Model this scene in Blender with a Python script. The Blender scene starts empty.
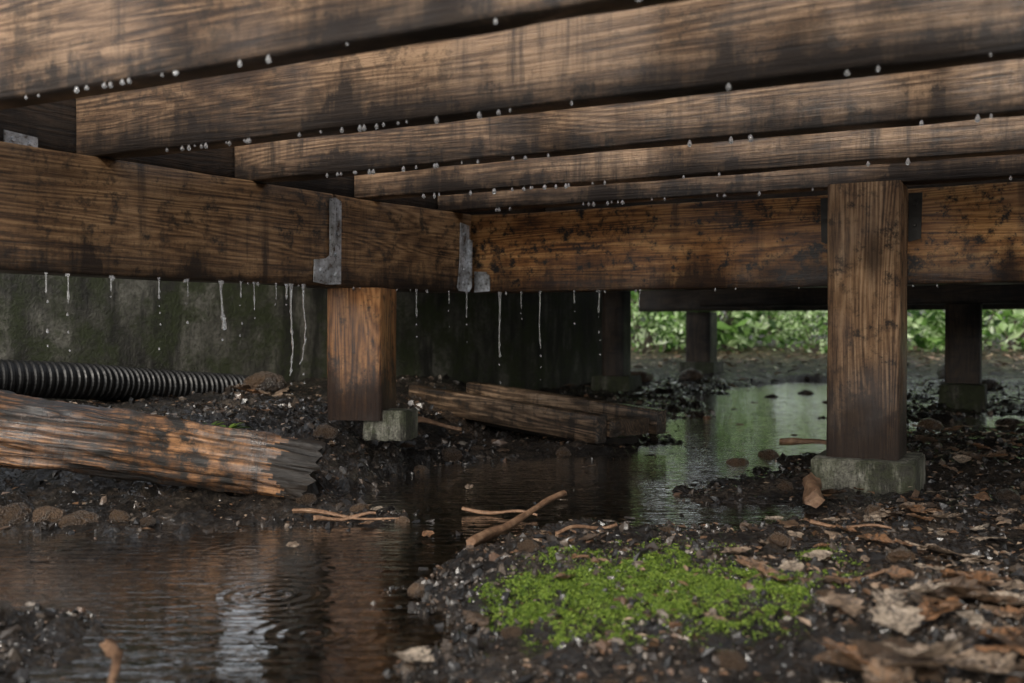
import bpy, bmesh, math, random
import numpy as np
from mathutils import Vector, Matrix
random.seed(7); rng=np.random.default_rng(11)
scene=bpy.context.scene
scene.view_settings.view_transform='Standard'
scene.view_settings.look='None'
scene.view_settings.exposure=0
COL=scene.collection

# ---------------- deck frame axes (metres) ----------------
ANG=math.atan2(-0.468,0.8836)
U=(0.8836,-0.468); V=(0.468,0.8836)
def P(a,c): return (a*U[0]+c*V[0], a*U[1]+c*V[1])
LB0=(-0.8344,1.2114); LANG=math.atan2(0.82,0.57)
LD=(math.cos(LANG),math.sin(LANG)); LN=(-LD[1],LD[0])
def aL(c): return -1.279+0.121*(c-0.891)

# ---------------- helpers ----------------
def link(o,parent=None):
    COL.objects.link(o)
    if parent is not None: o.parent=parent
    return o
def meta(o,label=None,category=None,group=None,kind=None):
    if label: o["label"]=label
    if category: o["category"]=category
    if group: o["group"]=group
    if kind: o["kind"]=kind
    return o
def mesh_np(name,verts,faces,mat=None,smooth=False):
    me=bpy.data.meshes.new(name)
    verts=np.asarray(verts,dtype=np.float32); faces=np.asarray(faces,dtype=np.int32)
    n=len(verts); m,k=faces.shape
    me.vertices.add(n); me.vertices.foreach_set('co',verts.ravel())
    me.loops.add(m*k); me.loops.foreach_set('vertex_index',faces.ravel())
    me.polygons.add(m)
    me.polygons.foreach_set('loop_start',np.arange(0,m*k,k,dtype=np.int32))
    me.polygons.foreach_set('loop_total',np.full(m,k,dtype=np.int32))
    me.polygons.foreach_set('use_smooth',np.full(m,smooth,dtype=bool))
    me.update(calc_edges=True); me.validate()
    if mat: me.materials.append(mat)
    return me

_perm=rng.random((256,256))
def vnoise(x,y,seed=0):
    x=np.asarray(x,float)+seed*17.37; y=np.asarray(y,float)+seed*9.71
    xi=np.floor(x).astype(int); yi=np.floor(y).astype(int)
    fx=x-xi; fy=y-yi; fx=fx*fx*(3-2*fx); fy=fy*fy*(3-2*fy)
    a=_perm[xi%256,yi%256]; b=_perm[(xi+1)%256,yi%256]
    c=_perm[xi%256,(yi+1)%256]; d=_perm[(xi+1)%256,(yi+1)%256]
    return (a*(1-fx)+b*fx)*(1-fy)+(c*(1-fx)+d*fx)*fy-0.5
def fbm(x,y,seed=0,octs=4,gain=0.5):
    s=0;amp=1
    for i in range(octs):
        s=s+amp*vnoise(x*(2.03**i),y*(2.03**i),seed+i); amp*=gain
    return s

# ---------------- terrain height ----------------
POOL=np.array([(-.364,.848),(-.4375,.963),(-.546,1.104),(-.649,1.214),(-.9,1.27),(-1.4,1.3),(-1.4,1.42),(-.889,1.445),
(-.733,1.425),(-.598,1.445),(-.464,1.48),(-.3185,1.495),(-.198,1.495),(-.156,1.556),(-.187,1.658),(-.294,1.72),(-.29,1.80),
(-.262,1.90),(-.2,2.12),(-.096,2.24),(.064,2.28),(.23,2.30),(.42,2.50),(.50,2.9),(.62,3.6),(.80,4.3),(1.05,4.6),(1.3,5.1),(1.6,5.3),
(1.85,5.1),(1.62,4.5),(1.40,4.0),(1.12,3.3),(.98,2.85),(.86,2.62),(.728,2.38),(.58,2.22),(.50,2.08),(.40,1.93),(.28,1.80),
(.30,1.734),(.38,1.71),(.47,1.68),(.4705,1.55),(.343,1.46),(.216,1.51),(.0946,1.55),(.0122,1.47),(-.045,1.36),
(-.120,1.265),(-.125,1.145),(-.095,1.029),(-.077,.934),(-.061,.848),(-.043,.6),(-.3,.6)])
POOL2=np.array([(1.25,2.95),(1.5,3.02),(1.75,3.2),(1.7,3.35),(1.4,3.2),(1.2,3.1)])
WZ=0.02
def poly_sd(POL,x,y):
    d=np.full(x.shape,1e9); inside=np.zeros(x.shape,bool); n=len(POL)
    for i in range(n):
        x0,y0=POL[i];x1,y1=POL[(i+1)%n]
        ex,ey=x1-x0,y1-y0
        t=np.clip(((x-x0)*ex+(y-y0)*ey)/(ex*ex+ey*ey),0,1)
        d=np.minimum(d,np.hypot(x-x0-t*ex,y-y0-t*ey))
        cond=((y0>y)!=(y1>y))
        xi=x0+(y-y0)*ex/(ey if ey!=0 else 1e-9)
        inside^=(cond&(x<xi))
    return np.where(inside,-d,d)
def pool_sd(x,y):
    x=np.asarray(x,float);y=np.asarray(y,float)
    return np.minimum(poly_sd(POOL,x,y),poly_sd(POOL2,x,y))
def sstep(t): t=np.clip(t,0,1); return t*t*(3-2*t)
def G2(x,y,cx,cy,rx,ry): return np.exp(-(((x-cx)/rx)**2+((y-cy)/ry)**2))
def H(x,y):
    x=np.asarray(x,float);y=np.asarray(y,float)
    far=sstep((y-2.4)/1.2)
    sd=pool_sd(x,y)+0.075*fbm(x*9,y*9,3,5,.65)+far*(.16*fbm(x*3,y*3,77,3)+.20*fbm(x*11,y*6,78,4))-.012
    ramp=0.10*sstep((-x+0.05)/0.45)*sstep((y-1.5)/0.5)
    top=0.020+ramp+0.03*sstep((-x-.35)/.2)*sstep((1.2-y)/.2)
    top=top+0.05*sstep((y-4.6)/2.0)+0.25*sstep((y-9)/12)
    top=top+0.030*sstep((x-.15)/.25)*sstep((1.15-y)/.3)
    top=top+0.010*G2(x,y,.14,1.07,.16,.14)+.045*G2(x,y,-.30,2.03,.11,.10)
    top=top-.030*G2(x,y,.655,1.73,.22,.13)-.035*G2(x,y,.05,2.62,.35,.3)
    top=np.maximum(top,.006)
    land=WZ+top*(1-np.exp(-np.maximum(sd,0)/0.10))
    bed=WZ-0.020*(1-np.exp(-np.maximum(-sd,0)/0.08))
    z=np.where(sd>0,land,bed)
    amp=np.where(sd>0,.78,0.45)
    cl=np.abs(fbm(x*30,y*30,41,3))
    z=z+amp*(0.022*fbm(x*5,y*5,11,3)+0.016*fbm(x*22,y*22,21,3)+0.012*fbm(x*70,y*70,31,3)+.016*(cl-.15))
    return z
def Hs(x,y): return float(H(np.array([x]),np.array([y]))[0])

# ---------------- material helpers ----------------
def newmat(name):
    m=bpy.data.materials.new(name); m.use_nodes=True
    nt=m.node_tree; nt.nodes.clear()
    return m,nt,nt.nodes,nt.links
class G:
    def __init__(s,nt): s.nt=nt;s.n=nt.nodes;s.l=nt.links
    def node(s,t,**k):
        nd=s.n.new(t)
        for a,b in k.items(): setattr(nd,a,b)
        return nd
    def set(s,inp,v):
        if isinstance(v,bpy.types.NodeSocket): s.l.new(v,inp)
        else: inp.default_value=v
    def math(s,op,a,b=0.0,clamp=False):
        nd=s.node('ShaderNodeMath',operation=op); nd.use_clamp=clamp
        s.set(nd.inputs[0],a); s.set(nd.inputs[1],b); return nd.outputs[0]
    def map(s,vec,scale,loc=(0,0,0)):
        nd=s.node('ShaderNodeMapping'); s.set(nd.inputs['Vector'],vec)
        nd.inputs['Scale'].default_value=scale; nd.inputs['Location'].default_value=loc
        return nd.outputs[0]
    def noise(s,vec,scale=1,detail=4,rough=.55,dist=0):
        nd=s.node('ShaderNodeTexNoise'); s.set(nd.inputs['Vector'],vec)
        nd.inputs['Scale'].default_value=scale; nd.inputs['Detail'].default_value=detail
        nd.inputs['Roughness'].default_value=rough; nd.inputs['Distortion'].default_value=dist
        return nd.outputs['Fac']
    def ramp(s,f,stops):
        nd=s.node('ShaderNodeValToRGB'); s.set(nd.inputs[0],f)
        e=nd.color_ramp.elements
        while len(e)<len(stops): e.new(0.5)
        for i,(p,c) in enumerate(stops):
            e[i].position=p; e[i].color=(c if len(c)==4 else (*c,1)) if not isinstance(c,(int,float)) else (c,c,c,1)
        return nd.outputs[0]
    def mix(s,f,a,b,blend='MIX'):
        nd=s.node('ShaderNodeMix',data_type='RGBA',blend_type=blend)
        s.set(nd.inputs[0],f)
        for i,v in ((6,a),(7,b)):
            if isinstance(v,tuple) and len(v)==3: v=(*v,1)
            s.set(nd.inputs[i],v)
        return nd.outputs[2]
    def bump(s,h,strength=.5,dist=.01,normal=None):
        nd=s.node('ShaderNodeBump'); s.set(nd.inputs['Height'],h)
        nd.inputs['Strength'].default_value=strength; nd.inputs['Distance'].default_value=dist
        if normal is not None: s.l.new(normal,nd.inputs['Normal'])
        return nd.outputs[0]
    def out(s,shader): 
        o=s.node('ShaderNodeOutputMaterial'); s.l.new(shader,o.inputs[0])
    def pbsdf(s,color,rough,normal=None,metal=0,spec=.5,coat=0,coatn=None,coatr=.08):
        b=s.node('ShaderNodeBsdfPrincipled')
        s.set(b.inputs['Base Color'],color if not(isinstance(color,tuple) and len(color)==3) else (*color,1))
        s.set(b.inputs['Roughness'],rough); s.set(b.inputs['Metallic'],metal)
        s.set(b.inputs['Specular IOR Level'],spec)
        if normal is not None: s.l.new(normal,b.inputs['Normal'])
        if not(isinstance(coat,(int,float)) and coat==0):
            s.set(b.inputs['Coat Weight'],coat); b.inputs['Coat Roughness'].default_value=coatr
            cn=coatn if coatn is not None else normal
            if cn is not None: s.l.new(cn,b.inputs['Coat Normal'])
        return b.outputs[0]

def wood(name,dark,mid,light,vertical=False,stain=.6,mold=.5,rough=(.32,.7),height=.18,scale=1.0,moldth=.50,edge=.26,moldw=.06,msoft=.06,coat=.35,blot=None,bigamp=.75):
    m,nt,n,l=newmat(name); g=G(nt)
    tc=g.node('ShaderNodeTexCoord').outputs['Object']
    oi=g.node('ShaderNodeObjectInfo').outputs['Random']
    add=g.node('ShaderNodeVectorMath',operation='ADD'); l.new(tc,add.inputs[0])
    cmb=g.node('ShaderNodeCombineXYZ'); r=g.math('MULTIPLY',oi,37.0)
    l.new(r,cmb.inputs[0]);l.new(r,cmb.inputs[1]);l.new(r,cmb.inputs[2]); l.new(cmb.outputs[0],add.inputs[1])
    v=add.outputs[0]
    S=scale
    fine=g.noise(g.map(v,(7*S,240*S,240*S)),1,6,.76,.15)
    ring=g.noise(g.map(v,(.8*S,10*S,10*S)),1,2,.5,.3)
    ringS=g.math('SINE',g.math('MULTIPLY',ring,170.0))
    ring01=g.math('MULTIPLY_ADD',ringS,.5); ring01.node.inputs[2].default_value=.5
    big=g.noise(g.map(v,(3.2,5,5)),1,7,.72)
    gr=g.math('ADD',g.math('MULTIPLY',ring01,.16),g.math('MULTIPLY',fine,.84))
    gr=g.math('ADD',gr,g.math('MULTIPLY',g.math('SUBTRACT',big,.5),bigamp))
    c=g.ramp(gr,[(.33,dark),(.49,mid),(.68,light)])
    if vertical: st=g.noise(g.map(v,(2.0,26,26)),1,7,.72,.15)
    else: st=g.noise(g.map(v,(24,6,1.5)),1,7,.70,.12)
    stf=g.ramp(st,[(.50,0.0),(.63,1.0)])
    st2=g.noise(v,4.6,3,.5)
    stf=g.math('MULTIPLY',stf,g.ramp(st2,[(.42,.0),(.58,1.0)]))
    c=g.mix(g.math('MULTIPLY',stf,stain),c,(dark[0]*.30,dark[1]*.27,dark[2]*.27))
    mo=g.noise(v,34*S,8,.76)
    mf=g.math('MULTIPLY',g.ramp(mo,[(moldth,0.0),(moldth+msoft,1.0)]),g.ramp(st2,[(.44+moldw*.3,1.0),(.50+moldw,0.0)]))
    c=g.mix(g.math('MULTIPLY',mf,mold),c,(.012,.010,.008))
    spk=g.ramp(mo,[(.58,0.),(.64,1.)])
    c=g.mix(g.math('MULTIPLY',spk,mold*.8),c,(.014,.011,.008))
    ckf=g.ramp(fine,[(.31,1.0),(.39,0.0)])
    c=g.mix(g.math('MULTIPLY',ckf,.8),c,(.012,.008,.005))
    vo=g.node('ShaderNodeTexVoronoi'); l.new(g.map(v,(2.3,7,7)),vo.inputs['Vector']); vo.inputs['Scale'].default_value=1
    kd=g.math('ADD',vo.outputs['Distance'],g.math('MULTIPLY',g.math('SUBTRACT',mo,.5),.12))
    kn=g.ramp(kd,[(.07,1.0),(.15,0.0)])
    c=g.mix(g.math('MULTIPLY',kn,.75),c,(dark[0]*.3,dark[1]*.26,dark[2]*.25))
    sp=g.node('ShaderNodeSeparateXYZ'); l.new(tc,sp.inputs[0])
    if blot:
        for (bx,bw,bz,bh,st_) in blot:
            dx=g.math('DIVIDE',g.math('ABSOLUTE',g.math('SUBTRACT',sp.outputs[0],bx)),bw)
            dz=g.math('DIVIDE',g.math('ABSOLUTE',g.math('SUBTRACT',sp.outputs[2],bz)),bh)
            zone=g.math('SUBTRACT',1.0,g.math('ADD',g.math('MULTIPLY',dx,dx),g.math('MULTIPLY',dz,dz)))
            zone=g.math('MAXIMUM',zone,-.6)
            q=g.math('ADD',mo,g.math('MULTIPLY',zone,st_))
            c=g.mix(g.math('MULTIPLY',g.ramp(q,[(.53,0.),(.66,1.)]),.95),c,(.013,.012,.011))
    if edge>0:
        if vertical:
            e=g.math('ADD',sp.outputs[0],g.math('MULTIPLY',g.math('SUBTRACT',mo,.5),.34))
            e=g.math('ADD',e,g.math('MULTIPLY',g.math('SUBTRACT',st,.5),.30))
            ef=g.ramp(e,[(.0,.97),(edge*.14,.9),(edge*.30,.0)])
        else:
            e=g.math('DIVIDE',sp.outputs[2],height)
            e=g.math('ADD',e,g.math('MULTIPLY',g.math('SUBTRACT',st,.5),.9))
            e=g.math('ADD',e,g.math('MULTIPLY',g.math('SUBTRACT',mo,.5),1.0))
            e=g.math('ADD',e,g.math('MULTIPLY',g.math('SUBTRACT',st2,.5),.8))
            ef=g.ramp(e,[(.0,.93),(edge,.0)])
        c=g.mix(ef,c,(dark[0]*.20,dark[1]*.20,dark[2]*.23))
    h=g.math('ADD',g.math('MULTIPLY',fine,1.0),g.math('MULTIPLY',ring01,.08))
    h=g.math('ADD',h,g.math('MULTIPLY',mo,.45))
    nb=g.bump(h,1.0,.0034)
    wetn=g.bump(g.math('ADD',fine,mo),.6,.0016)
    rg=g.math('ADD',g.math('MULTIPLY',g.ramp(st2,[(.35,1.),(.60,0.)]),rough[1]-rough[0]),rough[0])
    g.out(g.pbsdf(c,rg,nb,spec=.45,coat=g.math('MULTIPLY',g.ramp(st2,[(.42,0.05),(.56,1.)]),coat),coatn=wetn,coatr=.14)); return m

W_joist=wood('joist_wood',(.050,.027,.015),(.170,.098,.052),(.40,.255,.150),stain=.85,mold=.5,coat=.5)
W_left=wood('left_beam_wood',(.065,.032,.014),(.27,.142,.060),(.55,.325,.155),stain=.85,mold=.55,blot=[(.83,.09,.12,.12,.06)],coat=.5)
W_orange=wood('orange_beam_wood',(.10,.038,.012),(.46,.20,.060),(.80,.45,.18),stain=.7,mold=.9,moldth=.48,edge=.34,moldw=.04,msoft=.14,coat=.5,
   blot=[(.80,.20,.02,.075,.16),(.30,.22,.05,.09,.045),(1.12,.24,.03,.10,.06),(.62,.10,.14,.05,.05),(.06,.07,.05,.10,.08)])
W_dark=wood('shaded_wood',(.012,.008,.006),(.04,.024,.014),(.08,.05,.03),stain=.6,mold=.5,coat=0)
W_post=wood('post_wood',(.085,.042,.020),(.33,.185,.090),(.62,.40,.225),vertical=True,stain=.85,mold=.75,edge=.62,msoft=.12,coat=.5)
W_postl=wood('left_post_wood',(.080,.032,.011),(.40,.165,.052),(.66,.32,.12),vertical=True,stain=.9,mold=.8,edge=.44,msoft=.12,coat=.5)
W_old=wood('rotten_wood',(.014,.010,.007),(.075,.046,.026),(.26,.175,.11),stain=.8,mold=.95,rough=(.2,.45),scale=1.0,edge=0,msoft=.16,moldw=.12,coat=.8)
W_log=wood('log_wood',(.016,.009,.005),(.14,.062,.023),(.40,.20,.085),stain=.85,mold=1.0,rough=(.22,.5),scale=.95,moldth=.43,edge=0,moldw=.16,msoft=.14,coat=.8,bigamp=1.0)
W_logend=wood('near_black_wood',(.005,.004,.003),(.014,.010,.007),(.030,.021,.014),stain=.6,mold=1.0,rough=(.4,.7),scale=.6,edge=0,coat=.1)  # near-black wood for the log end and the trough floor

def simple(name,stops,scale=20,rough=.6,bumpd=.004,bs=.6,metal=0,detail=6,coord='Object',rnd=False,coat=0):
    m,nt,n,l=newmat(name); g=G(nt)
    tc=g.node('ShaderNodeTexCoord').outputs[coord]
    nz=g.noise(tc,scale,detail,.65)
    f=nz
    if rnd:
        oi=g.node('ShaderNodeObjectInfo').outputs['Random']
        f=g.math('ADD',g.math('MULTIPLY',nz,.45),g.math('MULTIPLY',oi,.6))
    c=g.ramp(f,stops)
    nz2=g.noise(tc,scale*4,4,.6)
    r=g.ramp(nz2,[(.3,rough*.6),(.7,min(1,rough*1.3))])
    g.out(g.pbsdf(c,r,g.bump(nz2,bs,bumpd),metal,coat=coat)); return m
METAL=simple('galvanised_metal',[(.36,(.12,.08,.05)),(.45,(.36,.37,.38)),(.62,(.76,.79,.84))],38,.36,.0015,.7,metal=.35)
METALD=simple('dark_steel',[(.3,(.012,.012,.012)),(.7,(.06,.058,.055))],30,.5,.001,.5,metal=.5)
PIPE=simple('black_plastic',[(.3,(.003,.003,.003)),(.75,(.009,.009,.009))],30,.48,.0006,.3)
ROCK=simple('rock',[(.2,(.03,.022,.016)),(.6,(.14,.09,.055)),(1,(.30,.20,.13))],1.6,.3,.08,.8,rnd=True,coat=.5)
STICK=simple('stick_bark',[(.25,(.05,.028,.016)),(.5,(.20,.11,.06)),(.75,(.36,.23,.14))],60,.5,.003,.9)

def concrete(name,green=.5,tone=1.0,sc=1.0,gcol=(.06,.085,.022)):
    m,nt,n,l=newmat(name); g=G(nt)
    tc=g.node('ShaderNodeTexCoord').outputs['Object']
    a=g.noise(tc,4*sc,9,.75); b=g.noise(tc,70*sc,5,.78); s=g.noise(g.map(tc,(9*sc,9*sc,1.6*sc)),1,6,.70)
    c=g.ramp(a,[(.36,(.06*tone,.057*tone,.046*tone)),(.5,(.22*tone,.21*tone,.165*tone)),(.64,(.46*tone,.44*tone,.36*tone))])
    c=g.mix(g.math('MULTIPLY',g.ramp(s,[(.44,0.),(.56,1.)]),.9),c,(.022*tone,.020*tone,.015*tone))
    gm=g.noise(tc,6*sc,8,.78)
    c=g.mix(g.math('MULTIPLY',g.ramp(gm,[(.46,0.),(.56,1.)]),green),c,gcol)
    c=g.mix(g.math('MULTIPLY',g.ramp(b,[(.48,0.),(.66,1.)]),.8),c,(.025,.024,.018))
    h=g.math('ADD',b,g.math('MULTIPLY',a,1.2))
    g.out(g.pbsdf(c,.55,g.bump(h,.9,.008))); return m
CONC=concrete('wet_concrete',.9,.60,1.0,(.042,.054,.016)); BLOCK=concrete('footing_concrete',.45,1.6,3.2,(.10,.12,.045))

def ground_mat():
    m,nt,n,l=newmat('wet_mud'); g=G(nt)
    tc=g.node('ShaderNodeTexCoord').outputs['Object']
    a=g.noise(tc,7,5,.65); b=g.noise(tc,60,10,.82); c3=g.noise(tc,260,4,.8)
    f=g.math('ADD',g.math('MULTIPLY',a,.35),g.math('MULTIPLY',b,.65))
    c=g.ramp(f,[(.42,(.005,.004,.0035)),(.51,(.021,.016,.012)),(.57,(.075,.056,.040)),(.63,(.19,.15,.115)),(.68,(.09,.05,.025))])
    sp=g.node('ShaderNodeSeparateXYZ'); l.new(tc,sp.inputs[0])
    bed=g.ramp(g.math('MULTIPLY',sp.outputs[2],10.0),[(.13,1.),(.21,0.)])
    silt=g.ramp(f,[(.40,(.034,.024,.016)),(.5,(.18,.125,.078)),(.60,(.46,.34,.22))])
    c=g.mix(bed,c,silt)
    far=g.ramp(g.math('DIVIDE',sp.outputs[1],12.0),[(.40,0.),(.47,1.)])
    li=g.ramp(g.noise(tc,11,9,.8),[(.42,(.008,.007,.006)),(.51,(.05,.037,.026)),(.57,(.10,.09,.04)),(.65,(.46,.41,.33))])  # pale specks paint wet highlights into the dark far litter
    c=g.mix(far,c,li)
    h=g.math('ADD',g.math('MULTIPLY',b,.75),g.math('MULTIPLY',c3,.25))
    filmh=g.noise(tc,75,2,.55)
    film=g.bump(filmh,.8,.012)
    cw=g.math('MULTIPLY',g.math('SUBTRACT',1.0,g.math('MULTIPLY',far,.8)),g.ramp(g.noise(tc,12,5,.7),[(.40,.35),(.52,1.)]))
    g.out(g.pbsdf(c,.60,g.bump(h,1.0,.018),spec=.25,coat=cw,coatn=film,coatr=.035)); return m
GROUND=ground_mat()
def gravel_mat():
    m,nt,n,l=newmat('gravel_stone'); g=G(nt)
    ri=g.node('ShaderNodeNewGeometry').outputs['Random Per Island']
    tc=g.node('ShaderNodeTexCoord').outputs['Object']
    c=g.ramp(ri,[(0,(.006,.0055,.005)),(.5,(.026,.020,.016)),(.72,(.060,.044,.032)),(.9,(.13,.10,.075)),(.96,(.14,.07,.035)),(1,(.28,.25,.21))])
    b=g.noise(tc,300,4,.6)
    c=g.mix(.6,c,g.ramp(b,[(.3,.25),(.7,1.)]),'MULTIPLY')
    g.out(g.pbsdf(c,.5,g.bump(b,.5,.0012),spec=.3,coat=1.0,coatr=.035)); return m
GRAVEL=gravel_mat()

RIPPLES=[(-.36,1.33,.14),(-.27,1.12,.16),(.02,2.1,.12),(-.20,.98,.12),(-.22,1.25,.08)]
def water_mat():
    m,nt,n,l=newmat('water_surface'); g=G(nt)
    tc=g.node('ShaderNodeTexCoord').outputs['Object']
    a=g.noise(g.map(tc,(14,66,1)),1,3,.55,.5); b=g.noise(tc,5,2,.5)
    sp=g.node('ShaderNodeSeparateXYZ'); l.new(tc,sp.inputs[0])
    farw=g.ramp(g.math('DIVIDE',sp.outputs[1],5.0),[(.40,0.),(.7,1.)])
    a2=g.noise(g.map(tc,(7,34,1)),1,3,.5,.3)
    h=g.math('ADD',g.math('MULTIPLY',a,.0017),g.math('MULTIPLY',b,.0012))
    h=g.math('ADD',h,g.math('MULTIPLY',g.math('MULTIPLY',a2,farw),.0026))
    for (x,y,rad) in RIPPLES:
        vd=g.node('ShaderNodeVectorMath',operation='DISTANCE'); l.new(tc,vd.inputs[0]); vd.inputs[1].default_value=(x,y,0)
        r=vd.outputs['Value']
        w=g.math('SINE',g.math('MULTIPLY',g.math('ADD',r,g.math('MULTIPLY',a,.006)),300.0))
        e=g.math('SUBTRACT',1.0,g.math('DIVIDE',r,rad),True)
        h=g.math('ADD',h,g.math('MULTIPLY',g.math('MULTIPLY',w,g.math('MULTIPLY',e,e)),.0004))
    nrm=g.bump(h,1.0,1.0)
    fr=g.node('ShaderNodeFresnel'); fr.inputs['IOR'].default_value=1.5; l.new(nrm,fr.inputs['Normal'])
    gl=g.node('ShaderNodeBsdfGlossy'); gl.inputs['Roughness'].default_value=.01; l.new(nrm,gl.inputs['Normal']); gl.inputs['Color'].default_value=(1,1,1,1)
    tr=g.node('ShaderNodeBsdfTransparent'); tr.inputs['Color'].default_value=(.88,.82,.72,1)
    mx=g.node('ShaderNodeMixShader'); l.new(g.math('MULTIPLY',fr.outputs[0],1.9,True),mx.inputs[0]); l.new(tr.outputs[0],mx.inputs[1]); l.new(gl.outputs[0],mx.inputs[2])
    g.out(mx.outputs[0]); return m
WATER=water_mat()
def glass_mat():
    m,nt,n,l=newmat('whitened_water_drop'); g=G(nt)
    b=g.node('ShaderNodeBsdfPrincipled'); b.inputs['Roughness'].default_value=.01
    b.inputs['Transmission Weight'].default_value=.80; b.inputs['IOR'].default_value=1.4  # partly white body colour stands in for the sky glint in the drops
    b.inputs['Base Color'].default_value=(1,1,1,1)
    g.out(b.outputs[0]); return m
DROP=glass_mat()
def leaf_mat(name,stops,transl=.25,rough=.5,island=False,coat=0):
    m,nt,n,l=newmat(name); g=G(nt)
    tc=g.node('ShaderNodeTexCoord').outputs['Object']
    if island: rv=g.node('ShaderNodeNewGeometry').outputs['Random Per Island']
    else: rv=g.node('ShaderNodeObjectInfo').outputs['Random']
    nz=g.noise(tc,5 if not island else 2.0,6,.7)
    f=g.math('ADD',g.math('MULTIPLY',rv,.75),g.math('MULTIPLY',nz,.35))
    c=g.ramp(f,stops)
    if not island:
        c=g.mix(g.ramp(g.noise(tc,7,7,.75),[(.48,0.),(.60,.9)]),c,(.028,.016,.009))
        sp=g.node('ShaderNodeSeparateXYZ'); l.new(tc,sp.inputs[0])
        ay=g.math('ABSOLUTE',sp.outputs[1])
        rib=g.ramp(ay,[(.006,.7),(.016,0.)])
        vv=g.math('SINE',g.math('MULTIPLY',g.math('SUBTRACT',sp.outputs[0],ay),55.0))
        rib=g.math('MAXIMUM',rib,g.ramp(vv,[(.86,0.),(1.,.45)]))
        c=g.mix(rib,c,(.05,.028,.015))
    p=g.pbsdf(c,rough,g.bump(nz,.6,.03 if not island else .002),coat=coat)
    t=g.node('ShaderNodeBsdfTranslucent'); l.new(c,t.inputs[0])
    mx=g.node('ShaderNodeMixShader'); mx.inputs[0].default_value=transl
    l.new(p,mx.inputs[1]); l.new(t.outputs[0],mx.inputs[2]); g.out(mx.outputs[0]); return m
DEAD=leaf_mat('dead_leaf',[(.1,(.05,.032,.020)),(.35,(.15,.092,.052)),(.50,(.30,.14,.055)),(.62,(.32,.22,.145)),(1,(.58,.48,.37))],.12,.35,coat=.6)
LITTER=leaf_mat('leaf_litter_brown',[(.1,(.02,.012,.008)),(.4,(.07,.040,.020)),(.7,(.20,.11,.06)),(1,(.46,.35,.25))],.1,.3,island=True,coat=.5)
MOSS=leaf_mat('moss_green',[(.1,(.025,.050,.007)),(.4,(.085,.150,.016)),(.7,(.20,.30,.032)),(1,(.40,.50,.09))],.3,.6,island=True)
GREEN=leaf_mat('green_foliage',[(.1,(.006,.018,.004)),(.38,(.05,.13,.02)),(.60,(.26,.46,.11)),(.82,(.70,.85,.50)),(1,(.90,.95,.80))],.5,.3,island=True)  # near-white leaf tones paint daylight highlights, near-black ones the shaded gaps

# ---------------- board sweep ----------------
def section(t,h,r=.003):
    pts=[]
    def edge(p,q):
        L=math.hypot(q[0]-p[0],q[1]-p[1]); k=max(2,int(L/.02))
        for i in range(k+1):
            f=i/k; pts.append((p[0]+(q[0]-p[0])*f,p[1]+(q[1]-p[1])*f))
    edge((r,0),(t-r,0)); edge((t,r),(t,h-r)); edge((t-r,h),(r,h)); edge((0,h-r),(0,r))
    return pts
def board_mesh(name,L,h,t,mat,r=.003,wob=.0008,seg=.04,worn=0.0,endjag=0.0,seed=0):
    s=section(t,h,r); k=len(s); n=max(3,int(L/seg))
    sy=np.array([p[0] for p in s]); sz=np.array([p[1] for p in s])
    vs=[]
    for i in range(n+1):
        x=L*i/n
        dy=wob*4*float(vnoise(x*2.3,seed*3.1,1)); dz=wob*4*float(vnoise(x*2.0,seed*5.3,2))
        jy=vnoise(sy*35+x*12,sz*35+seed,3)*2*wob+worn*fbm(sz*40+seed,np.full(k,x*5),4,3)
        jz=vnoise(sy*35+x*14,sz*35+seed,5)*2*wob+worn*fbm(sy*40+seed+9,np.full(k,x*5),6,3)
        xx=np.full(k,x)
        if endjag and i in(0,n): xx=xx+endjag*fbm(sy*60+seed,sz*60+i,7,3)
        vs.append(np.stack([xx,sy+dy+jy,sz+dz+jz],1))
    V3=np.concatenate(vs)
    bm=bmesh.new()
    bv=[bm.verts.new(v) for v in V3]
    for i in range(n):
        for j in range(k):
            a=i*k+j;b=i*k+(j+1)%k
            f=bm.faces.new((bv[a],bv[b],bv[b+k],bv[a+k])); f.smooth=True
    for e,rev in((0,False),(n,True)):
        lp=[bv[e*k+j] for j in range(k)]
        cy=sum(v.co.y for v in lp)/k; cz=sum(v.co.z for v in lp)/k
        c=bm.verts.new((lp[0].co.x,cy,cz))
        lp2=[bm.verts.new(v.co) for v in lp]
        for j in range(k):
            q=(lp2[j],c,lp2[(j+1)%k]) 
            f=bm.faces.new(q if not rev else q[::-1])
    bmesh.ops.recalc_face_normals(bm,faces=bm.faces)
    me=bpy.data.meshes.new(name); bm.to_mesh(me); bm.free(); me.materials.append(mat)
    return me
def board(name,L,h,t,loc,rotz,mat,parent,**k):
    o=bpy.data.objects.new(name,board_mesh(name,L,h,t,mat,seed=random.random()*50,**k))
    o.location=loc; o.rotation_euler=(0,0,rotz); link(o,parent); return o
def upright(name,w,z0,z1,cx,cy,rotz,mat,parent,**k):
    L=z1-z0
    o=bpy.data.objects.new(name,board_mesh(name,L,w,w,mat,seed=random.random()*50,r=.004,**k))
    M=Matrix.Translation((cx,cy,z0))@Matrix.Rotation(rotz,4,'Z')@Matrix.Rotation(-math.pi/2,4,'Y')@Matrix.Translation((0,-w/2,-w/2))
    o.matrix_world=M; link(o,parent); return o

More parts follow.
